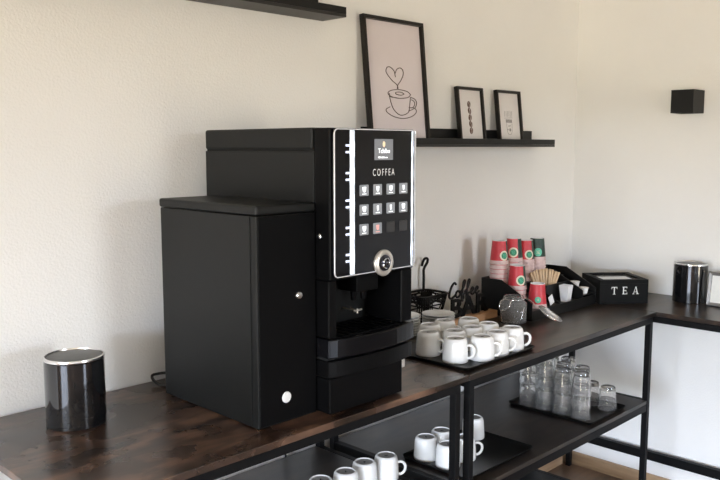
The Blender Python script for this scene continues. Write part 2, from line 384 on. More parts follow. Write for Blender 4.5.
for k in range(5):
    for dz in (0.0085, -0.0085):
        zc = 1.676 - .0705*k + dz
        MB().loft([rrxz(1.422, 1.4365, zc-.003, zc+.003, .002, 1.4481), rrxz(1.424, 1.4365, zc-.003, zc+.003, .002, 1.4472)], True, True).build('led_glow_spot', M['ledhot'], fp)  # halo of the LEDs on the glass, shaped as glowing slivers
for k in range(6):
    zc = 1.690 - .061*k
    MB().loft([rrxz(1.6790, 1.6840, zc-.008, zc+.008, .002, 1.4456), rrxz(1.6795, 1.6835, zc-.007, zc+.007, .0015, 1.4450)], True, True).build('led_glow_spot', M['ledhot'], fp)
# display
sc = MB().box(1.529, 1.601, 1.4468, 1.4482, 1.646, 1.7015).build('display', M['screen'], cm)
text_mb('Tchibo', .0125, 1.5650, 1.6705, 1.4466, .0003, .95, .01).build('display_logo', M['icon'], sc)
b = MB(); b.lathe([(.0001, 0), (.007, 0), (.007, .0004), (.0001, .0004)], 14, mx=Matrix.Translation((1.5645, 1.4466, 1.688)) @ Matrix.Rotation(PI/2, 4, 'X') @ Matrix.Diagonal((.75, 1.15, 1, 1)))
b.build('display_bean', mat('bean_gold', (.5, .4, .2), .4, emit=(.95, .75, .6), estr=.7), sc)
b = MB(); b.box(1.5425, 1.5515, 1.4462, 1.4467, 1.651, 1.6555); b.box(1.5545, 1.5675, 1.4462, 1.4467, 1.651, 1.655); b.box(1.5705, 1.5785, 1.4462, 1.4467, 1.651, 1.654)
b.build('display_status', M['icon'], sc)
text_mb('COFFEA', .0185, 1.566, 1.6135, 1.4481, .0003, .66, -.004, spacing=1.5).build('machine_lettering', M['letter'], cm)
# selection buttons
cupicon = lambda cx, cz, k: [(cx-.007*k, cz+.008), (cx+.007*k, cz+.008), (cx+.0055*k, cz-.003), (cx+.002*k, cz-.006), (cx-.002*k, cz-.006), (cx-.0055*k, cz-.003)]
for r_ in range(3):
    for c_ in range(4):
        cx = 1.4895 + .0518*c_; cz = 1.5675 - .0517*r_
        off = (r_ == 2 and c_ >= 2)
        bt = MB().loft([rrxz(cx-.0165, cx+.0165, cz-.0145, cz+.0145, .002, 1.4482), rrxz(cx-.0165, cx+.0165, cz-.0145, cz+.0145, .002, 1.4468)], True, True).build('button', M['buttonoff' if off else 'button'], cm)
        if off: continue
        b = MB(); k = (1.0, .8, 1.0, .55)[c_] if r_ == 0 else ((1.0, .5, .55, 1.0)[c_] if r_ == 1 else (1.0, .8)[c_])
        pts = cupicon(cx, cz+.001, k)
        b.loft([[(x, 1.4467, z) for x, z in pts], [(x, 1.4463, z) for x, z in pts]], True, True)
        b.box(cx-.008, cx+.008, 1.4463, 1.4467, cz-.0105, cz-.0085)
        b.build('button_icon', M['iconred' if (r_ == 2 and c_ == 1) else 'icon'], bt)
# round emblem
E0 = Matrix.Translation((1.563, 1.447, 1.3685)) @ Matrix.Rotation(PI/2, 4, 'X')
em = MB().lathe([(.001, -.002), (.0355, -.002), (.0365, .004), (.034, .0075), (.026, .009), (.023, .0065), (.001, .006)], 40, mx=E0).build('emblem_ring', M['satin'], cm, smooth=50)
MB().lathe([(.0005, .0062), (.0225, .0066), (.0215, .0092), (.0005, .0105)], 32, mx=E0).build('emblem_disc', mat('dark_chrome', (.10, .10, .12), .12, 1.0), em, smooth=50)
b = MB()
for a0, r0 in ((0.4, .014), (2.2, .012), (4.1, .014)):
    b.tube(catmull([(r0*math.cos(a0+d)*(1-.35*abs(d)), r0*math.sin(a0+d), .0118) for d in (-.8, -.3, .3, .8)], 5), .0022, 6, mx=E0)
b.build('emblem_relief', M['chrome'], em, smooth=60)
# dispensing niche
MB().box(X0, X0+.028, 1.4615, 1.601, 1.186, 1.337).build('niche_pillar', M['machine2'], cm, bevel=.003)
MB().box(X1-.045, X1, 1.4615, 1.601, 1.186, 1.337).build('niche_pillar', M['machine2'], cm, bevel=.003)
b = MB(); b.box(1.515, 1.60, 1.50, 1.575, 1.285, 1.3365)
for x in (1.538, 1.577): b.lathe([(.008, 0), (.011, .03)], 16, x, 1.535, 1.256)
b.build('nozzle', M['machine2'], cm, bevel=.002)
b = MB()
b.tube([(1.548, 1.545, 1.2215), (1.580, 1.545, 1.2235)], .003, 8); b.tube([(1.562, 1.545, 1.215), (1.562, 1.545, 1.228)], .003, 8); b.tube([(1.562, 1.545, 1.222), (1.562, 1.6015, 1.222)], .003, 8)
b.build('cup_sensor', M['satin'], cm, smooth=50)
# drip tray and waste drawer with bowed fronts
def bow(x0, x1, ys, yb, bulge, n=14):
    o = [(x0, yb)]
    for i in range(n+1):
        u = i/n; o.append((x0 + (x1-x0)*u, ys - bulge*math.sin(PI*u)**.8))
    o.append((x1, yb)); return o
MB().prism(bow(X0-.001, X1+.010, 1.461, 1.601, .026), 1.132, 1.1825).build('drip_tray', M['traygloss'], cm, bevel=.004, seg=3)
b = MB()
for i in range(9): b.box(1.43+.026*i, 1.445+.026*i, 1.466, 1.585, 1.1829, 1.1849)
b.box(1.425, 1.658, 1.460, 1.466, 1.1829, 1.1849); b.box(1.425, 1.658, 1.585, 1.590, 1.1829, 1.1849)
b.build('drip_grid', M['machine2'], cm)
MB().prism(bow(X0+.001, X1+.006, 1.465, 1.601, .022), 1.079, 1.124).build('waste_drawer', M['machine2'], cm, bevel=.003)
MB().box(X0+.006, X1-.006, 1.475, 1.60, 1.1235, 1.1325).build('drawer_seam', M['groove'], cm)
MB().box(X0, 1.658, 1.459, 1.601, .984, 1.0785).build('base_panel', M['machine2'], cm, bevel=.003)
MB().box(1.662, 1.675, 1.463, 1.478, 1.052, 1.0785).build('latch', M['satin'], cm, bevel=.002)
Ls = Matrix.Translation((X0-.0008, 1.4935, 1.452)) @ Matrix.Rotation(-PI/2, 4, 'Y')
MB().lathe([(.0085, 0), (.0085, .004), (.006, .006), (.0005, .006)], 24, mx=Ls).build('lock', M['chrome'], cm, smooth=40)

# side cabinet (cooler) left of the machine
sb = thing('side_cabinet', 'black narrow cabinet with a silver lock standing left of the coffee machine', 'cabinet', (1.273, 1.72, CT))
MB().box(1.1785, 1.370, 1.5085, 1.936, .982, 1.514).build('body', M['machine'], sb, bevel=.002)
MB().box(1.1755, 1.3705, 1.506, 1.939, 1.5155, 1.5395).build('lid', M['machine'], sb, bevel=.006, seg=3)
MB().box(1.1763, 1.1783, 1.532, 1.928, .986, 1.5125).build('side_panel', M['machine'], sb, bevel=.0006)
MB().box(1.184, 1.3695, 1.5060, 1.5083, .986, 1.5125).build('door', M['machine2'], sb, bevel=.001)
for x in (1.20, 1.35):
    for y in (1.535, 1.90): MB().lathe([(.012, 0), (.012, .0017)], 16, x, y, CT).build('rubber_foot', M['rubber'], sb)
Lf = lambda x, z: Matrix.Translation((x, 1.5065, z)) @ Matrix.Rotation(PI/2, 4, 'X')
MB().lathe([(.0105, 0), (.0105, .004), (.008, .007), (.0005, .0075)], 24, mx=Lf(1.3095, 1.305)).build('lock', M['chrome'], sb, smooth=40)
MB().lathe([(.0145, 0), (.0145, .002), (.0125, .004), (.0005, .0045)], 28, mx=Lf(1.266, 1.047)).build('cap', M['whiteplastic'], sb, smooth=40)['label'] = 'round white cap'
cb = MB().tube(catmull([(1.30, 1.955, 1.02), (1.255, 2.03, 1.008), (1.222, 2.05, 1.006), (1.204, 2.05, 1.004), (1.200, 2.035, .993), (1.205, 2.00, .9855), (1.235, 1.985, .9855), (1.29, 2.03, .9855), (1.36, 2.05, .9855), (1.45, 2.06, .9855)], 6), .0042, 8).build('power_cord', M['rubber'], smooth=60)
tag(cb, 'black power cord looping on the counter behind the side cabinet', 'cord')
cb = MB().tube(catmull([(1.735, 2.0775, .99), (1.735, 2.0785, .90), (1.733, 2.078, .75), (1.735, 2.074, .66), (1.735, 2.072, .60), (1.735, 2.072, .57)], 6), .0035, 8).build('hanging_cord', M['rubber'], smooth=60)
tag(cb, 'thin black cord hanging down the wall behind the lower shelf', 'cord')

# ------------------------------------------------------------------ picture ledges, pictures, lamp
def ledge(x0, x1, zb, label):
    t = thing('picture_ledge', label, 'shelf', ((x0+x1)/2, WALL_Y, zb))
    yw = WALL_Y-.0005
    MB().box(x0, x1, yw-.119, yw, zb, zb+.010).build('shelf_board', M['ledgefoil'], t, bevel=.001)
    MB().box(x0, x1-.030, yw-.012, yw, zb+.0102, zb+.075).build('back_panel', M['ledge'], t, bevel=.001)
    MB().box(x0, x1, yw-.119, yw-.109, zb+.0102, zb+.034).build('front_lip', M['ledge'], t, bevel=.001)
    return t
ledge(2.125, 3.305, 1.681, 'black picture ledge holding three framed prints, right of the machine')
ledge(.79, 1.936, 2.118, 'empty black picture ledge at the top edge, above the machine')

def picture(label, x0, x1, h, zb, y_bot, y_top, fw, dep, paper, art):
    th = math.asin((y_top-y_bot)/h); wd = x1-x0
    t = thing('framed_picture', label, 'picture', ((x0+x1)/2, y_bot, zb))
    mx = Matrix.Translation(((x0+x1)/2, y_bot, zb)) @ Matrix.Rotation(-th, 4, 'X')     # local: x across, z up, -y to the room
    b = MB()
    o = [(-wd/2, 0), (wd/2, 0), (wd/2, h), (-wd/2, h)]; i_ = [(-wd/2+fw, fw), (wd/2-fw, fw), (wd/2-fw, h-fw), (-wd/2+fw, h-fw)]
    ring = lambda q, y: [(p[0], y, p[1]) for p in q]
    b.loft([ring(o, 0), ring(o, -dep), ring(i_, -dep), ring(i_, 0)], mx=mx, closed=True)
    b.build('frame', M['picframe'], t)
    b = MB().box(-wd/2+fw*.9, wd/2-fw*.9, -.006, -.001, fw*.9, h-fw*.9, mx=mx)
    pr = b.build('print', paper, t)
    art(mx, pr)
    return t
F_ = lambda pts, y=-.0068: [(p[0], y, p[1]) for p in pts]
ART = dict(
 heart_l=[(0.0096, 0.2095), (0.005, 0.224), (-0.0217, 0.24), (-0.0438, 0.259), (-0.0526, 0.2729), (-0.044, 0.2879), (-0.0265, 0.2891), (-0.007, 0.2759), (-0.0015, 0.2529)],
 heart_r=[(-0.0016, 0.2675), (0.009, 0.2829), (0.0287, 0.2901), (0.0432, 0.2822), (0.0434, 0.2645), (0.0291, 0.243), (0.0095, 0.2242), (0.0051, 0.2093)],
 bowl=[(-0.0433, 0.1835), (-0.0344, 0.1518), (-0.021, 0.1288), (0.0059, 0.1119), (0.033, 0.1115), (0.0604, 0.1225), (0.0676, 0.1377), (0.0782, 0.1801)],
 handle=[(0.0782, 0.1801), (0.1016, 0.1751), (0.113, 0.1605), (0.102, 0.1419), (0.076, 0.1308), (0.0631, 0.1285)],
 handle_in=[(0.083, 0.1713), (0.097, 0.1659), (0.1, 0.1539), (0.088, 0.1414), (0.0648, 0.1406)],
 saucer=[(-0.0431, 0.1398), (-0.0648, 0.1302), (-0.0604, 0.1187), (-0.0252, 0.1039), (0.0286, 0.0976), (0.079, 0.1068), (0.1069, 0.1239), (0.102, 0.1377), (0.0814, 0.1412)],
 rim=[(0.08, 0.1904), (0.0606, 0.1785), (0.0144, 0.1738), (-0.0309, 0.1787), (-0.0495, 0.1902), (-0.0311, 0.2018), (0.0141, 0.2068), (0.0604, 0.2021), (0.08, 0.1904)],
 coffee=[(0.0423, 0.1916), (0.0248, 0.1864), (-0.0033, 0.1892), (-0.0034, 0.1961), (0.0247, 0.1976), (0.0423, 0.1916)],
 rim2=[(-0.0434, 0.1911), (-0.0363, 0.178), (-0.0124, 0.1761), (0.0189, 0.1739), (0.0552, 0.1779)])
def art_cup(mx, pr):
    b = MB()
    for k, p in ART.items(): b.tube(catmull(F_(p), 6), .0016, 6, mx=mx)
    b.build('line_drawing', M['line'], pr, smooth=60)
def art_beans(mx, pr):
    b = MB()
    for k in range(5):
        z = .170 - .028*k
        S_ = mx @ Matrix.Translation((-.004+.001*k, -.0062, z)) @ Matrix.Rotation((-1)**k*.25, 4, 'Y') @ Matrix.Rotation(PI/2, 4, 'X') @ Matrix.Diagonal((.85, 1.05, 1, 1))
        b.lathe([(.0135, 0), (.012, .0005), (.004, .0009), (.0004, .001)], 18, mx=S_)
    o = b.build('bean_drawing', M['bean'], pr, smooth=60)
    b = MB()
    for k in range(5):
        z = .170 - .028*k; x = -.004+.001*k
        b.tube(F_([(x-.002, z-.011), (x+.002, z-.003), (x-.002, z+.004), (x+.002, z+.011)], -.0074), .0009, 5, mx=mx)
    b.build('bean_crease', M['print'], pr)
def art_glass(mx, pr):
    b = MB()
    for i in range(6): b.tube(F_([(-.03+.011*i, .125), (-.028+.011*i, .150)], -.0064), .0009, 5, mx=mx)
    b.tube(F_([(-.034, .118), (.028, .121)], -.0064), .0009, 5, mx=mx)
    for i in range(5): b.box(-.024+.010*i, -.017+.010*i, -.0068, -.0060, .098, .113, mx=mx)
    b.tube(F_([(-.008, .083), (.010, .084)], -.0064), .0018, 6, mx=mx)
    b.tube(F_([(-.020+.0*1, .095), (-.018, .058), (-.008, .045), (.010, .045), (.020, .058), (.023, .095)], -.0064), .0009, 5, mx=mx)
    b.lathe([(.0075, 0), (.0065, .0006), (.0004, .0008)], 14, mx=mx @ Matrix.Translation((.006, -.0061, .066)) @ Matrix.Rotation(PI/2, 4, 'X'))
    b.lathe([(.0035, 0), (.003, .0006), (.0004, .0007)], 10, mx=mx @ Matrix.Translation((-.012, -.0061, .067)) @ Matrix.Rotation(PI/2, 4, 'X'))
    b.build('glass_drawing', M['ink2'], pr)
ZL = 1.6913
picture('large dark framed print of a coffee cup and heart, on the ledge behind the machine', 2.106, 2.444, .471, ZL, 2.026, 2.072, .013, .020, M['lilac'], art_cup)
picture('small dark framed print of a column of brown coffee beans, on the ledge', 2.666, 2.848, .241, ZL, 2.042, 2.070, .011, .018, M['print'], art_beans)
picture('small dark framed print of a faint grey drink sketch, rightmost on the ledge', 2.950, 3.138, .241, ZL, 2.042, 2.070, .011, .018, M['print'], art_glass)

lp = thing('wall_lamp', 'black cube wall lamp on the right wall', 'lamp', (WALL_X, 1.498, 1.885))
b = MB(); o_ = [(3.577, 1.439), (WALL_X-.0015, 1.439), (WALL_X-.0015, 1.540), (3.577, 1.540)]; i_ = [(3.580, 1.442), (WALL_X-.0045, 1.442), (WALL_X-.0045, 1.537), (3.580, 1.537)]
R3 = lambda q, z: [(p[0], p[1], z) for p in q]
b.loft([R3(o_, 1.833), R3(o_, 1.936), R3(i_, 1.936), R3(i_, 1.833)], closed=True)
b.build('housing', M['lampblk'], lp)
MB().box(3.580, WALL_X-.0045, 1.442, 1.537, 1.920, 1.926).build('lens', M['lampglass'], lp)
MB().box(3.580, WALL_X-.0045, 1.442, 1.537, 1.843, 1.849).build('lens', M['lampglass'], lp)

# ------------------------------------------------------------------ tabletop bins
def bin_(label, x, y):
    t = thing('tabletop_bin', label, 'bin', (x, y, CT))
    MB().lathe([(.069, .0), (.0735, .002), (.0735, .168), (.072, .1695)], 56, x, y, CT).build('body', M['gloss'], t, smooth=40)
    MB().lathe([(.072, .1700), (.0748, .1706), (.0754, .1725), (.0745, .1765), (.0720, .178), (.0700, .178), (.068, .1700)], 56, x, y, CT, closed=True).build('rim_ring', M['chrome'], t, smooth=40)
    MB().lathe([(.0675, .171), (.0675, .1745), (.05, .1772), (.0006, .1782)], 48, x, y, CT).build('swing_lid', M['lidgrey'], t, smooth=40)
    return t
bin_('round glossy black bin with silver rim, left of the coffee machine', 0.8905, 1.8915)
bin_('round glossy black bin standing right of the tea box', 3.603, 1.424)

# ------------------------------------------------------------------ trays
def tray(label, x0, x1, y0, y1, z, r=.02, h=.012):
    cx, cy, hx, hy = (x0+x1)/2, (y0+y1)/2, (x1-x0)/2, (y1-y0)/2
    R = lambda d, zz: [(p[0], p[1], z+zz) for p in rr(hx-d, hy-d, max(r-d, .004), cx, cy)]
    b = MB().loft([R(.012, 0), R(.003, h*.75), R(0, h), R(.0022, h+.0006), R(.0055, h*.75), R(.014, .0028)])
    return tag(b.build('serving_tray', M['tray'], smooth=50), label, 'tray')
tray('black tray of white mugs on the counter', 1.952, 2.360, 1.449, 1.814, CT)
tray('black tray with white mugs on the lower shelf', 1.995, 2.396, 1.468, 1.765, .6005)
tray('black tray of stacked tumblers on the lower shelf', 2.747, 3.058, 1.440, 1.832, .6005)

# ------------------------------------------------------------------ mugs (upside down)
mg0 = thing('mug', '', 'mug', (0, 0, -5))
O5 = -5
prof = [(.0415, .0), (.0425, .0015), (.0423, .011), (.0408, .038), (.0388, .063), (.0362, .073), (.0322, .0775), (.0295, .0782), (.0280, .0771), (.0277, .0745), (.0005, .0745),
        (.0005, .0705), (.0305, .0705), (.0350, .065), (.0376, .043), (.0397, .011), (.0399, .0012)]
MB().lathe(prof, 36, z=O5, cap0=False, cap1=False, closed=True).build('cup_body', M['porcelain'], mg0, smooth=50)
MB().lathe([(.0273, .0747), (.0270, .0753), (.0005, .0755)], 28, z=O5, cap0=False).build('base_disc', M['ceramicbase'], mg0, smooth=50)
b = MB(); b.box(-.006, .006, -.002, .002, O5+.0755, O5+.0759); b.box(-.003, .003, -.005, -.0035, O5+.0755, O5+.0759)
b.build('base_stamp', M['stamp'], mg0)
b = MB()
hp = catmull([(.0392, 0, .0545), (.0505, 0, .0560), (.0605, 0, .0490), (.0630, 0, .036), (.0590, 0, .0235), (.0505, 0, .0155), (.0410, 0, .0135)], 5)
b.tube([(p[0], p[1], p[2]+O5) for p in hp], .0045, 10).build('handle', M['porcelain'], mg0, smooth=60)
first = [True]
def place(proto, loc, label, rz, group):
    if first[0]:
        pass
    return dup(proto, loc, label, rz, group)
HA = -.62
ZT = CT + .0032
D_ = math.radians
MUGS = [
 (2.028, 1.553, D_(-66), 'upturned white mug at the near left of the counter tray, beside the machine'),
 (2.112, 1.507, D_(-60), 'upturned white mug second from left along the front of the counter tray'),
 (2.200, 1.510, D_(-56), 'upturned white mug third from left along the front of the counter tray'),
 (2.290, 1.509, D_(-48), 'upturned white mug at the front right corner of the counter tray'),
 (2.034, 1.673, D_(-82), 'upturned white mug directly behind the near left mug on the counter tray'),
 (2.112, 1.622, D_(-62), 'upturned white mug left of the central one on the counter tray'),
 (2.198, 1.613, D_(-60), 'upturned white mug in the centre of the counter tray among the others'),
 (2.284, 1.605, D_(-35), 'upturned white mug behind the front right corner mug on the counter tray'),
 (2.125, 1.742, D_(-60), 'upturned white mug at the left of the back row on the counter tray'),
 (2.214, 1.746, D_(-66), 'upturned white mug in the middle of the back row, before the saucers'),
 (2.300, 1.702, D_(-60), 'upturned white mug at the back right of the counter tray'),
]
for x, y, a, l in MUGS: dup(mg0, (x, y, ZT), l, a, 'white mugs on the counter tray')
for x, y, l in [(1.562, 1.702, 'upturned white mug on the left lower shelf, leftmost of four in a row'),
      (1.657, 1.690, 'upturned white mug on the left lower shelf, second of the row from left'),
      (1.752, 1.701, 'upturned white mug on the left lower shelf, third of the row from left'),
      (1.8415, 1.688, 'upturned white mug ending the lower left row, its handle showing')]:
    dup(mg0, (x, y, .6005), l, D_(-50) if 'ending' in l else D_(50), 'white mugs in a row on the left lower shelf')
for x, y, a, l in [(2.056, 1.697, D_(48), 'upturned white mug at the back left of the lower shelf tray'),
      (2.145, 1.698, D_(-62), 'upturned white mug second from left at the back of the lower tray'),
      (2.056, 1.600, D_(48), 'upturned white mug at the front left of the lower tray, beside the table leg'),
      (2.146, 1.600, D_(-45), 'upturned white mug hidden behind the table legs, only its handle showing'),
      (2.335, 1.700, D_(-160), 'single upturned white mug on the lower tray right of the table legs')]:
    dup(mg0, (x, y, .6035), l, a, 'white mugs on the lower shelf tray')
for c in list(mg0.children): bpy.data.objects.remove(c, do_unlink=True)
bpy.data.objects.remove(mg0, do_unlink=True)

# ------------------------------------------------------------------ glass tumblers (upside down, nested)
me_b = MB(); n_ = 20
def fac(r, h, k):                       # faceted ring
    return [((r*(1 - (k if j % 2 else 0)))*math.cos(2*PI*j/n_), (r*(1 - (k if j % 2 else 0)))*math.sin(2*PI*j/n_), h) for j in range(n_)]
rings = [fac(.0384, 0, 0), fac(.0392, .0012, 0), fac(.0388, .010, 0), fac(.0364, .032, .022), fac(.0318, .075, .03), fac(.0300, .090, .02), fac(.0285, .0940, 0), fac(.0255, .0950, 0), fac(.0240, .0932, 0), fac(.0005, .0928, 0),
         fac(.0005, .0795, 0), fac(.0250, .0795, 0), fac(.0288, .074, 0), fac(.0340, .032, 0), fac(.0368, .010, 0), fac(.0372, .001, 0)]
me_b.loft(rings, False, False, closed=True)
tum = me_b.build('tumbler', M['tumblerglass'], smooth=35)
STACKS = [(0, 0, 2.803, 1.760, 4), (0, 1, 2.803, 1.679, 4), (0, 2, 2.803, 1.598, 3), (0, 3, 2.803, 1.516, 3),
          (1, 0, 2.882, 1.722, 4), (1, 1, 2.882, 1.641, 3), (1, 2, 2.882, 1.558, 3),
          (2, 0, 2.965, 1.750, 3), (2, 1, 2.965, 1.669, 3), (2, 2, 3.000, 1.576, 1), (2, 3, 2.988, 1.496, 1)]
CN = ['left', 'middle', 'right']; RN = ['wall end', 'second from wall', 'third from wall', 'front end']
firstt = True
for ix, iy, x, y, hh in STACKS:
    for k in range(hh):
        o = tum if firstt else tum.copy()
        if not firstt: COL.objects.link(o)
        firstt = False
        o.location = (x, y, .6036 + .0470*k); o.rotation_euler = (0, 0, .3*ix+.5*iy+.2*k)
        lev = 'standing singly' if hh == 1 else (['bottom of stack', 'second of stack from below', 'top of stack'] if hh == 3 else ['bottom of stack', 'second of stack from below', 'third of stack from below', 'top of stack'])[k]
        tag(o, f'clear tumbler, {lev}, {CN[ix]} column, {RN[iy]}, glass tray', 'glass', 'stacked tumblers on the lower shelf tray')

# ------------------------------------------------------------------ saucers
sp = [(.030, 0), (.034, .0005), (.036, .003), (.062, .0125), (.0635, .0138), (.0625, .0148), (.058, .0135), (.034, .0062), (.020, .0052), (.0005, .005)]
sau = MB().lathe(sp, 40).build('saucer', M['porcelain'], smooth=40)
fs = True
for cx, cy, nn, dz, nm, gr in ((2.328, 1.866, 7, .0095, 'the stack behind the mug tray', 'saucers stacked behind the mug tray'), (2.172, 1.908, 8, .0098, 'the stack close beside the machine', 'saucers stacked beside the machine')):
    for k in range(nn):
        o = sau if fs else sau.copy()
        if not fs: COL.objects.link(o)
        fs = False
        o.location = (cx + random.uniform(-.001, .001), cy + random.uniform(-.001, .001), CT + .0003 + dz*k)
        pos = 'top' if k == nn-1 else ('bottom' if k == 0 else ORD[nn-k] + ' from top')
        tag(o, f'white saucer, {pos} of {nm}', 'saucer', gr)

# ------------------------------------------------------------------ wire basket with hook
bk = thing('wire_basket', 'black wire basket with a tall hook behind the saucers by the wall', 'basket', (2.372, 1.995, CT))
bx0, bx1, by0, by1, bz = 2.325, 2.488, 1.936, 2.062, 1.098
b = MB()
rim = lambda d, z: [(p[0], p[1], z) for p in rr((bx1-bx0)/2-d, (by1-by0)/2-d, .03, (bx0+bx1)/2, (by0+by1)/2, 5)]
for d, z, r in ((0, bz, .0052), (.003, bz-.010, .0036), (.006, bz-.022, .0036), (.012, bz-.040, .0030), (.022, bz-.066, .0030), (.028, CT+.004, .0036)): b.tube(rim(d, z), r, 7, loop=True)
b.build('basket_frame', M['wire'], bk, smooth=60)
b = MB(); A = rim(0, bz); B = rim(.028, CT+.004)
for i in range(len(A)):
    p, q = Vector(A[i]), Vector(B[i]); mid = (p+q)/2 + (Vector(((bx0+bx1)/2, (by0+by1)/2, 0)) - Vector((p.x, p.y, 0)))*(-.06)
    b.tube([p, mid, q], .0027, 6)
    j = (i+1) % len(A); m1 = Vector(A[i]).lerp(Vector(B[i]), .30); b.tube([Vector(A[j]), m1], .0028, 5); b.tube([Vector(A[i]), Vector(A[j]).lerp(Vector(B[j]), .30)], .0028, 5)
for k in range(5):
    y = by0+.035+.014*k; b.tube([(bx0+.03, y, CT+.005), (bx1-.03, y, CT+.005)], .0018, 5)
b.build('basket_wires', M['wire'], bk, smooth=60)
b = MB(); b.tube(catmull([(bx0+.004, by0+.03, bz), (bx0-.014, by0+.03, bz+.008), (bx0-.020, by0+.03, bz-.010), (bx0-.006, by0+.03, bz-.022), (bx0-.016, by0+.03, bz-.036)], 5), .0028, 7)
b.build('scroll_handle', M['wire'], bk, smooth=60)
b = MB(); b.tube(catmull([(2.468, 2.058, bz-.004), (2.469, 2.058, 1.15), (2.469, 2.058, 1.185), (2.482, 2.052, 1.210), (2.480, 2.048, 1.226), (2.466, 2.048, 1.230), (2.452, 2.048, 1.220), (2.444, 2.048, 1.200)], 6), .0055, 8)
b.build('hook', M['wire'], bk, smooth=60)

# ------------------------------------------------------------------ Coffee BAR sign
sg = thing('letter_sign', 'black Coffee BAR letter sign on a wooden block behind the mugs', 'sign', (2.55, 1.872, CT))
MB().box(2.405, 2.702, 1.853, 1.893, CT+.0003, CT+.030).build('wooden_base', M['pine'], sg, bevel=.002)
text_mb('BAR', .078, 2.545, 1.0495, 1.879, .004, 1.25, .020).build('bar_letters', M['wire'], sg)
b = MB(); SY = 1.872
def stroke(pts, ox, r=.0040):
    b.tube(catmull([(2.394+ox*1.08+p[0]*1.15, SY, 1.0930+p[1]*.92) for p in pts], 5), r, 8)
stroke([(.042, .058), (.034, .066), (.020, .055), (.008, .030), (.006, .010), (.016, .001), (.030, .006), (.042, .014)], 0, .0046)
stroke([(.060, .026), (.050, .028), (.042, .016), (.046, .003), (.058, .003), (.066, .014), (.060, .026), (.072, .022)], 0)
for ox in (.070, .098): stroke([(.000, .018), (.018, .038), (.028, .062), (.024, .070), (.016, .056), (.012, .020), (.008, -.012), (.013, -.018), (.020, -.004), (.016, .008), (.030, .014)], ox)
for ox in (.132, .160): stroke([(-.002, .010), (.010, .016), (.018, .026), (.012, .032), (.004, .022), (.004, .008), (.012, .001), (.026, .010)], ox)
b.build('coffee_script', M['wire'], sg, smooth=60)

# ------------------------------------------------------------------ black organizer
OX0, OX1, OYB, OYF = 2.7235, 3.250, 1.953, 1.702
og = thing('condiment_organizer', 'black stepped organizer holding red paper cups, stirrers and creamers', 'organizer', ((OX0+OX1)/2, 1.81, CT))
sl = lambda y: 1.133 - .53*(1.853-y)
side = [(OYB, CT+.0004), (OYB, 1.133), (1.853, 1.133), (OYF, sl(OYF)), (OYF, CT+.0004)]
def panel(x0, x1, pts, nm):
    MB().loft([[(x0, y, z) for y, z in pts], [(x1, y, z) for y, z in pts]], mi=0).build(nm, M['tray'], og, bevel=.0008)
panel(OX0, OX0+.004, side, 'side_panel'); panel(OX1-.004, OX1, side, 'side_panel')
panel(3.142, 3.146, [(1.862, CT+.005), (1.862, 1.127), (1.848, 1.127), (OYF+.006, sl(OYF+.006)-.004), (OYF+.006, CT+.005)], 'divider')
panel(2.955, 2.958, [(1.862, CT+.005), (1.862, 1.100), (OYF+.006, 1.020), (OYF+.006, CT+.005)], 'divider')
XI0, XI1 = OX0+.0045, OX1-.0045
MB().box(XI0, XI1, OYB-.004, OYB, CT+.0004, 1.133).build('back_panel', M['tray'], og)
MB().box(XI0, XI1, OYF, OYF+.004, CT+.0004, 1.022).build('front_panel', M['tray'], og)
MB().box(XI0, XI1, 1.8665, OYB-.0045, 1.090, 1.094).build('tier', M['tray'], og)
MB().box(XI0, XI1, 1.863, 1.866, CT+.0004, 1.094).build('riser', M['tray'], og)
MB().box(XI0, 2.9545, 1.790, 1.8625, 1.048, 1.052).build('tier', M['tray'], og)
MB().box(XI0, 2.9545, 1.7865, 1.7895, CT+.0042, 1.052).build('riser', M['tray'], og)
MB().box(XI0, 2.9545, OYF+.0045, 1.786, 1.014, 1.018).build('tier', M['tray'], og)
MB().box(2.9585, 3.1415, 1.786, 1.8625, 1.034, 1.038).build('tier', M['tray'], og)
MB().box(2.9585, 3.1415, 1.782, 1.7855, CT+.0042, 1.088).build('riser', M['tray'], og)
MB().box(2.9585, 3.1415, OYF+.0045, 1.7815, 1.006, 1.010).build('tier', M['tray'], og)
MB().box(XI0, XI1, OYF+.0045, 1.8625, CT+.0004, CT+.004).build('floor_panel', M['tray'], og)
MB().box(3.1465, XI1, 1.744, 1.8625, 1.048, 1.052).build('tier', M['tray'], og)
MB().box(3.1465, XI1, OYF+.0045, 1.7435, 1.028, 1.032).build('tier', M['tray'], og)

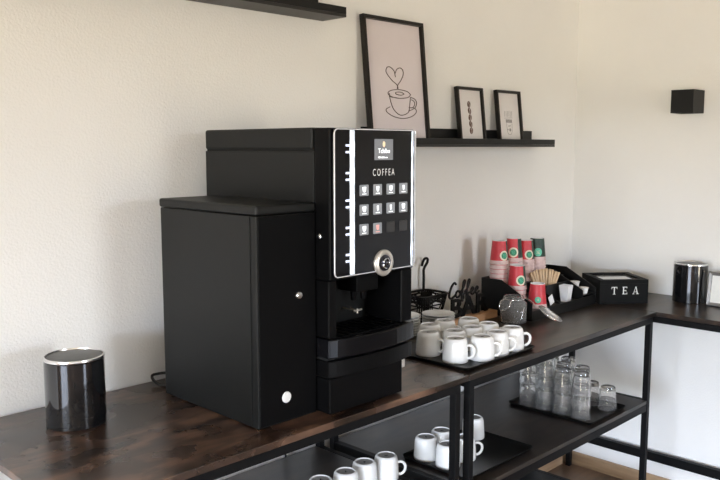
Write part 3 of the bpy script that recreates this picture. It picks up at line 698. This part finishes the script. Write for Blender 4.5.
# ------------------------------------------------------------------ paper cups (upside down, nested)
def paper_cup(cam_ang, wedge, emb, full_green=False):
    """one inverted cup: wall with colour zones + printed round emblem; angles in world"""
    t = thing('paper_cup', '', 'cup', (0, 0, -6)); n = 40; Z6 = -6
    pr = [(.0398, .0), (.0412, .0008), (.0412, .0036), (.0396, .0048), (.0385, .0170), (.0352, .050), (.0302, .0985), (.0298, .1000), (.0288, .1002), (.0283, .0985), (.0280, .0940), (.0005, .0940), (.0005, .0930), (.0283, .0930), (.0296, .0925), (.0348, .046), (.0382, .0045)]
    def fm(i, j):
        a = (2*PI*(j+.5)/n)
        if i < 3: return 2
        if i == 3: return 2
        if 4 <= i <= 5:
            d = (a - wedge[0]) % (2*PI)
            return 1 if (full_green or d < wedge[1]) else 0
        return 3
    MB().lathe(pr, n, z=Z6, closed=True, fmi=fm).build('cup_wall', [M['paper_red'], M['paper_green'], M['paper_pink'], M['paper_white']], t, smooth=45)
    if emb:
        a0, zc, re, ring = emb
        def patch(r0, r1, off):
            b = MB(); m = 24
            def pt(r, k):
                u = r*math.cos(2*PI*k/m); v = r*math.sin(2*PI*k/m); z = zc+v
                R = (.0385 + (z-.017)*(-.0083/.0815)) + off
                return (R*math.cos(a0+u/R), R*math.sin(a0+u/R), z+Z6)
            rg = [[pt(r, k) for k in range(m)] for r in ([r0, (r0+r1)/2, r1] if r0 else [.0003, r1*.35, r1*.7, r1])]
            b.loft(rg, False, False); return b
        if ring: patch(re*.68, re, .0006).build('emblem_border', M['cream'], t)
        e_ = patch(0, re*.68 if ring else re, .0006).build('emblem', M['emerald' if ring else 'mint'], t)
        bb = MB()
        for s_ in (-1, 0, 1):
            pts = []
            for q in range(6):
                v = (-.42+.168*q)*re; u = (s_*.26 + .10*math.sin(q*1.3+s_))*re; z = zc+v; R = (.0385 + (z-.017)*(-.0083/.0815)) + .0009
                pts.append((R*math.cos(a0+u/R), R*math.sin(a0+u/R), z+Z6))
            bb.tube(pts, re*.05, 5)
        bb.build('emblem_lines', M['mint' if ring else 'cream'], e_)
    # small dark-red mark and pale wording band
    am = (emb[0] if emb else cam_ang) - 1.0
    return t
def kill(r):
    for c in list(r.children):
        for g in list(c.children): bpy.data.objects.remove(g, do_unlink=True)
        bpy.data.objects.remove(c, do_unlink=True)
    bpy.data.objects.remove(r, do_unlink=True)
TOCAM = math.atan2(-1.9, -2.85)          # towards the viewer's side of the counter
emb_r = lambda da, zc=.038, re=.0205: (TOCAM+da, zc, re, True)
STK = [(2.786, 1.9075, 6, .019, 'leftmost', (TOCAM+.95, .7), emb_r(.62)),
       (2.894, 1.9075, 6, .0192, 'second', (TOCAM+.45, 1.2), emb_r(-.05, .041, .0215)),
       (2.989, 1.9075, 6, .0160, 'third', (TOCAM+.85, .8), emb_r(.42)),
       (3.080, 1.9075, 6, .0165, 'rightmost', (TOCAM-1.6, 3.6), (TOCAM+.1, .038, .0185, False))]
for x, y, nn, dz, nm, wd, eb in STK:
    p0 = paper_cup(TOCAM, wd, eb, nm == 'rightmost')
    plain = paper_cup(TOCAM, wd, None, nm == 'rightmost')
    for k in range(nn):
        top = k == nn-1
        what = 'dark green' if nm == 'rightmost' else 'red'
        pos = 'top' if top else ('bottom' if k == 0 else ORD[nn-k] + ' from top')
        dup(p0 if top else plain, (x, y, 1.0945 + dz*k), f'upturned {what} paper cup, {pos} of the {nm} tall stack on the organizer', 0, f'paper cups in the {nm} back stack')
    kill(p0); kill(plain)
p0 = paper_cup(TOCAM, (TOCAM+.85, .8), emb_r(.45, .040, .0210)); plain = paper_cup(TOCAM, (TOCAM+.85, .8), None)
for k in range(3):
    dup(p0 if k == 2 else plain, (2.800, 1.8255, 1.0524+.019*k), 'upturned red paper cup, %s of the short stack in front of the tall ones' % ('bottom', 'middle', 'top')[k], 0, 'paper cups in the short middle stack')
kill(p0); kill(plain)
p0 = paper_cup(TOCAM, (TOCAM+2.2, .6), (TOCAM+.05, .036, .0130, False))
dup(p0, (2.835, 1.7485, 1.0183), 'single red paper cup with green emblem at the front of the organizer', 0)
kill(p0)

# ------------------------------------------------------------------ stirrers, packets, creamers
st = MB().box(-.0042, .0042, -.0008, .0008, 0, .114).build('stir_stick', M['stick'], bevel=.0006)
fs = True
for k in range(30):
    o = st if fs else st.copy()
    if not fs: COL.objects.link(o)
    fs = False
    u = (k % 10)/9*2-1; row = k//10
    o.location = (3.008+.026*u+.010*row, 1.816-.016*u+.014*row, 1.0405)
    o.rotation_euler = (-.05+.10*row, .36*u + random.uniform(-.025, .025), -.62)
    o.scale = (1, 1, 1 - .10*u*u - random.uniform(0, .05))
    tag(o, 'light wooden stir stick in the fanned bundle inside the organizer', 'stirrer', 'wooden stir sticks in the organizer')
pk = thing('packet_box', 'white tapered paper box in the front right of the organizer', 'box', (3.062, 1.746, 1.0104))
q = Matrix.Translation((3.062, 1.746, 1.0104)) @ Matrix.Rotation(.04, 4, 'Z')
b = MB(); sq = lambda h, z: [(-h, -h, z), (h, -h, z), (h, h, z), (-h, h, z)]
b.loft([sq(.0155, 0), sq(.0225, .072), sq(.0215, .072), sq(.0147, .0015)], mx=q)
b.build('box_wall', M['paper_white'], pk)
for k in range(4): MB().box(-.0125, .0125, -.0125+.0066*k, -.0085+.0066*k, .006, .066, mx=q).build('sugar_sachet', M['paper_white'], pk)
sa = MB().box(-.014, .014, -.0015, .0015, 0, .040, mx=Matrix.Translation((2.902, 1.716, 1.026)) @ Matrix.Rotation(-.1, 4, 'Z') @ Matrix.Rotation(-.45, 4, 'Y')).build('sugar_sachet', M['paper_white'], bevel=.0008)
tag(sa, 'small white sachet leaning beside the front red paper cup', 'sachet')
cr0 = thing('creamer_pot', 'small white creamer pot, further back one at the right end of the organizer', 'creamer', (3.198, 1.778, 1.0523))
MB().lathe([(.0135, 0), (.015, .001), (.0195, .024), (.0215, .025), (.0215, .0262), (.0005, .0262)], 24, 3.198, 1.778, 1.0523).build('pot', M['whiteplastic'], cr0, smooth=40)
MB().lathe([(.0215, .0264), (.0005, .0268)], 24, 3.198, 1.778, 1.0523).build('foil_lid', M['paper_white'], cr0)
dup(cr0, (3.188, 1.7285, 1.0323), 'small white creamer pot, front one at the right end of the organizer')

# ------------------------------------------------------------------ clip jar with its lid open
jr = thing('storage_jar', 'clear glass clip jar with open lid in front of the organizer', 'jar', (2.655, 1.745, CT))
sqr = lambda h, r, z: [(p[0], p[1], z) for p in rr(h, h, r, 2.655, 1.745, 6)]
Z0 = CT+.0004
b = MB().loft([sqr(.040, .018, Z0), sqr(.043, .020, Z0+.003), sqr(.044, .021, Z0+.082), sqr(.038, .036, Z0+.094), sqr(.038, .0375, Z0+.098), sqr(.0405, .040, Z0+.100), sqr(.0405, .040, Z0+.108), sqr(.038, .0375, Z0+.110),
               sqr(.0345, .034, Z0+.109), sqr(.0345, .034, Z0+.096), sqr(.0405, .018, Z0+.081), sqr(.0395, .017, Z0+.007)])
b.build('jar_body', M['glass'], jr, smooth=50)
b = MB(); b.tube([(2.655+.0425*math.cos(2*PI*k/32), 1.745+.0425*math.sin(2*PI*k/32), Z0+.0985) for k in range(32)], .0014, 6, loop=True)
b.tube(catmull([(2.617, 1.762, Z0+.0985), (2.602, 1.770, Z0+.092), (2.594, 1.772, Z0+.070), (2.600, 1.768, Z0+.054), (2.612, 1.763, Z0+.058)], 5), .0016, 6)
b.tube(catmull([(2.617, 1.728, Z0+.0985), (2.602, 1.725, Z0+.092), (2.594, 1.728, Z0+.070), (2.597, 1.750, Z0+.058), (2.600, 1.768, Z0+.054)], 5), .0016, 6)
b.tube(catmull([(2.686, 1.7165, Z0+.0985), (2.688, 1.695, Z0+.096), (2.684, 1.672, Z0+.086), (2.680, 1.664, Z0+.076)], 5), .0014, 6)
b.build('wire_clip', M['chrome'], jr, smooth=60)
b = MB()
b.tube(catmull([(2.642, 1.7005, Z0+.022), (2.652, 1.7000, Z0+.044), (2.664, 1.7005, Z0+.068)], 5), .0018, 6); b.tube([(2.640, 1.7002, Z0+.052), (2.666, 1.7002, Z0+.048)], .0012, 6)
b.build('embossed_mark', M['chrome'], jr, smooth=60)
dx = Vector((.607, -.618, -.50)).normalized(); vv = Vector((.70, .69, -.20)).normalized()
ey = (vv - vv.dot(dx)*dx).normalized(); nz = dx.cross(ey).normalized()
lm = Matrix((( dx.x, ey.x, nz.x, 2.722), (dx.y, ey.y, nz.y, 1.620), (dx.z, ey.z, nz.z, CT+.0435), (0, 0, 0, 1))) @ Matrix.Rotation(math.radians(19), 4, 'X')
b = MB().lathe([(.0005, -.006), (.036, -.006), (.038, -.001), (.0515, .0), (.0525, .003), (.0515, .006), (.038, .007), (.032, .0105), (.0005, .012)], 40, mx=lm)
b.build('jar_lid', M['glass'], jr, smooth=50)
MB().tube([lm @ Vector((0.0535*math.cos(2*PI*k/32), 0.0535*math.sin(2*PI*k/32), .003)) for k in range(32)], .0013, 6, loop=True).build('lid_wire', M['chrome'], jr, smooth=60)

# ------------------------------------------------------------------ tea box
TA = math.radians(-40)
tb = thing('tea_box', 'black tea box with glass lid in the corner of the counter', 'box', (3.400, 1.691, CT))
q = Matrix.Translation((3.400, 1.691, CT)) @ Matrix.Rotation(TA, 4, 'Z')
hx, hy, hz = .1125, .1085, .109
b = MB(); sq2 = lambda d, z: [(-hx+d, -hy+d, z), (hx-d, -hy+d, z), (hx-d, hy-d, z), (-hx+d, hy-d, z)]
b.loft([sq2(0, .0004), sq2(0, hz-.018), sq2(.008, hz-.018), sq2(.008, .008)], mx=q); b.build('box_body', M['teablk'], tb)
b = MB(); b.box(-.003, .003, -hy+.009, hy-.009, .0085, hz-.022, mx=q); b.box(-hx+.009, -.0035, -.003, .003, .0085, hz-.022, mx=q); b.box(.0035, hx-.009, -.003, .003, .0085, hz-.022, mx=q)
b.build('compartment_divider', M['teablk'], tb)
b = MB(); b.loft([sq2(0, hz-.0176), sq2(0, hz), sq2(.024, hz), sq2(.024, hz-.0176)], mx=q, closed=True); b.build('lid_frame', M['teablk'], tb)
MB().box(-hx+.0245, hx-.0245, -hy+.0245, hy-.0245, hz-.012, hz-.008, mx=q).build('lid_window', mat('lid_window_glass', (.32, .33, .33), .08, coat=1.0), tb)
b = MB()
def bars(rs, ox):
    for x0, x1, z0, z1 in rs: b.box(ox+x0, ox+x1, -hy-.0012, -hy-.0002, z0, z1, mx=q)
ZB, HT = .044, .034
bars([(-.0022, .0022, ZB, ZB+HT), (-.013, .013, ZB+HT-.003, ZB+HT), (-.013, -.011, ZB+HT-.009, ZB+HT), (.011, .013, ZB+HT-.009, ZB+HT), (-.006, .006, ZB, ZB+.002)], -.046)
bars([(-.0095, -.005, ZB, ZB+HT), (-.012, .010, ZB, ZB+.0028), (-.012, .009, ZB+HT-.0028, ZB+HT), (-.005, .005, ZB+HT/2-.001, ZB+HT/2+.0015), (.0075, .010, ZB, ZB+.008), (.007, .009, ZB+HT-.007, ZB+HT), (.004, .0055, ZB+.011, ZB+.019)], .004)
def slant(x0, x1, x2, x3, z0, z1):
    b.add([(x0, -hy-.0012, z0), (x1, -hy-.0012, z0), (x3, -hy-.0012, z1), (x2, -hy-.0012, z1), (x0, -hy-.0002, z0), (x1, -hy-.0002, z0), (x3, -hy-.0002, z1), (x2, -hy-.0002, z1)],
          [(0,1,2,3), (7,6,5,4), (0,4,5,1), (1,5,6,2), (2,6,7,3), (3,7,4,0)], 0, q)
slant(.042, .044, .0525, .0545, ZB, ZB+HT); slant(.0600, .0645, .0525, .0560, ZB, ZB+HT)
bars([(-.0075+.054, .008+.054-.0005, ZB+.009, ZB+.011), (.0385, .0475, ZB, ZB+.002), (.0565, .0685, ZB, ZB+.002)], 0)
b.build('tea_lettering', M['paintwhite'], tb)

# ------------------------------------------------------------------ silver framed card at the right edge
fr = thing('framed_card', 'silver framed white card on the counter at the right edge', 'picture', (3.56, 1.252, CT))
q = Matrix.Translation((3.556, 1.252, CT)) @ Matrix.Rotation(math.radians(8), 4, 'Y')
b = MB(); rg = lambda d, x: [(x, -.079+d, .0004+d), (x, -.079+d, .152-d), (x, .079-d, .152-d), (x, .079-d, .0004+d)]
b.loft([rg(0, .012), rg(0, -.002), rg(.003, -.006), rg(.015, -.004), rg(.016, .0)], False, False, mx=q); b.add([], [])
b.build('frame', noisy('brushed_silver', (.20, .195, .19), (.26, .25, .245), (80, 80, 80), .38, metal=.6), fr)
MB().box(-.0005, .0115, -.064, .064, .0154, .137, mx=q).build('card', noisy('frosted_card', (.80, .80, .77), (.76, .76, .74), (60, 60, 60), .5), fr)
MB().box(-.001, .0018, -.012, .012, 0, .12, mx=Matrix.Translation((3.6086, 1.252, CT+.0008)) @ Matrix.Rotation(math.radians(-17), 4, 'Y')).build('easel_back', M['tray'], fr)
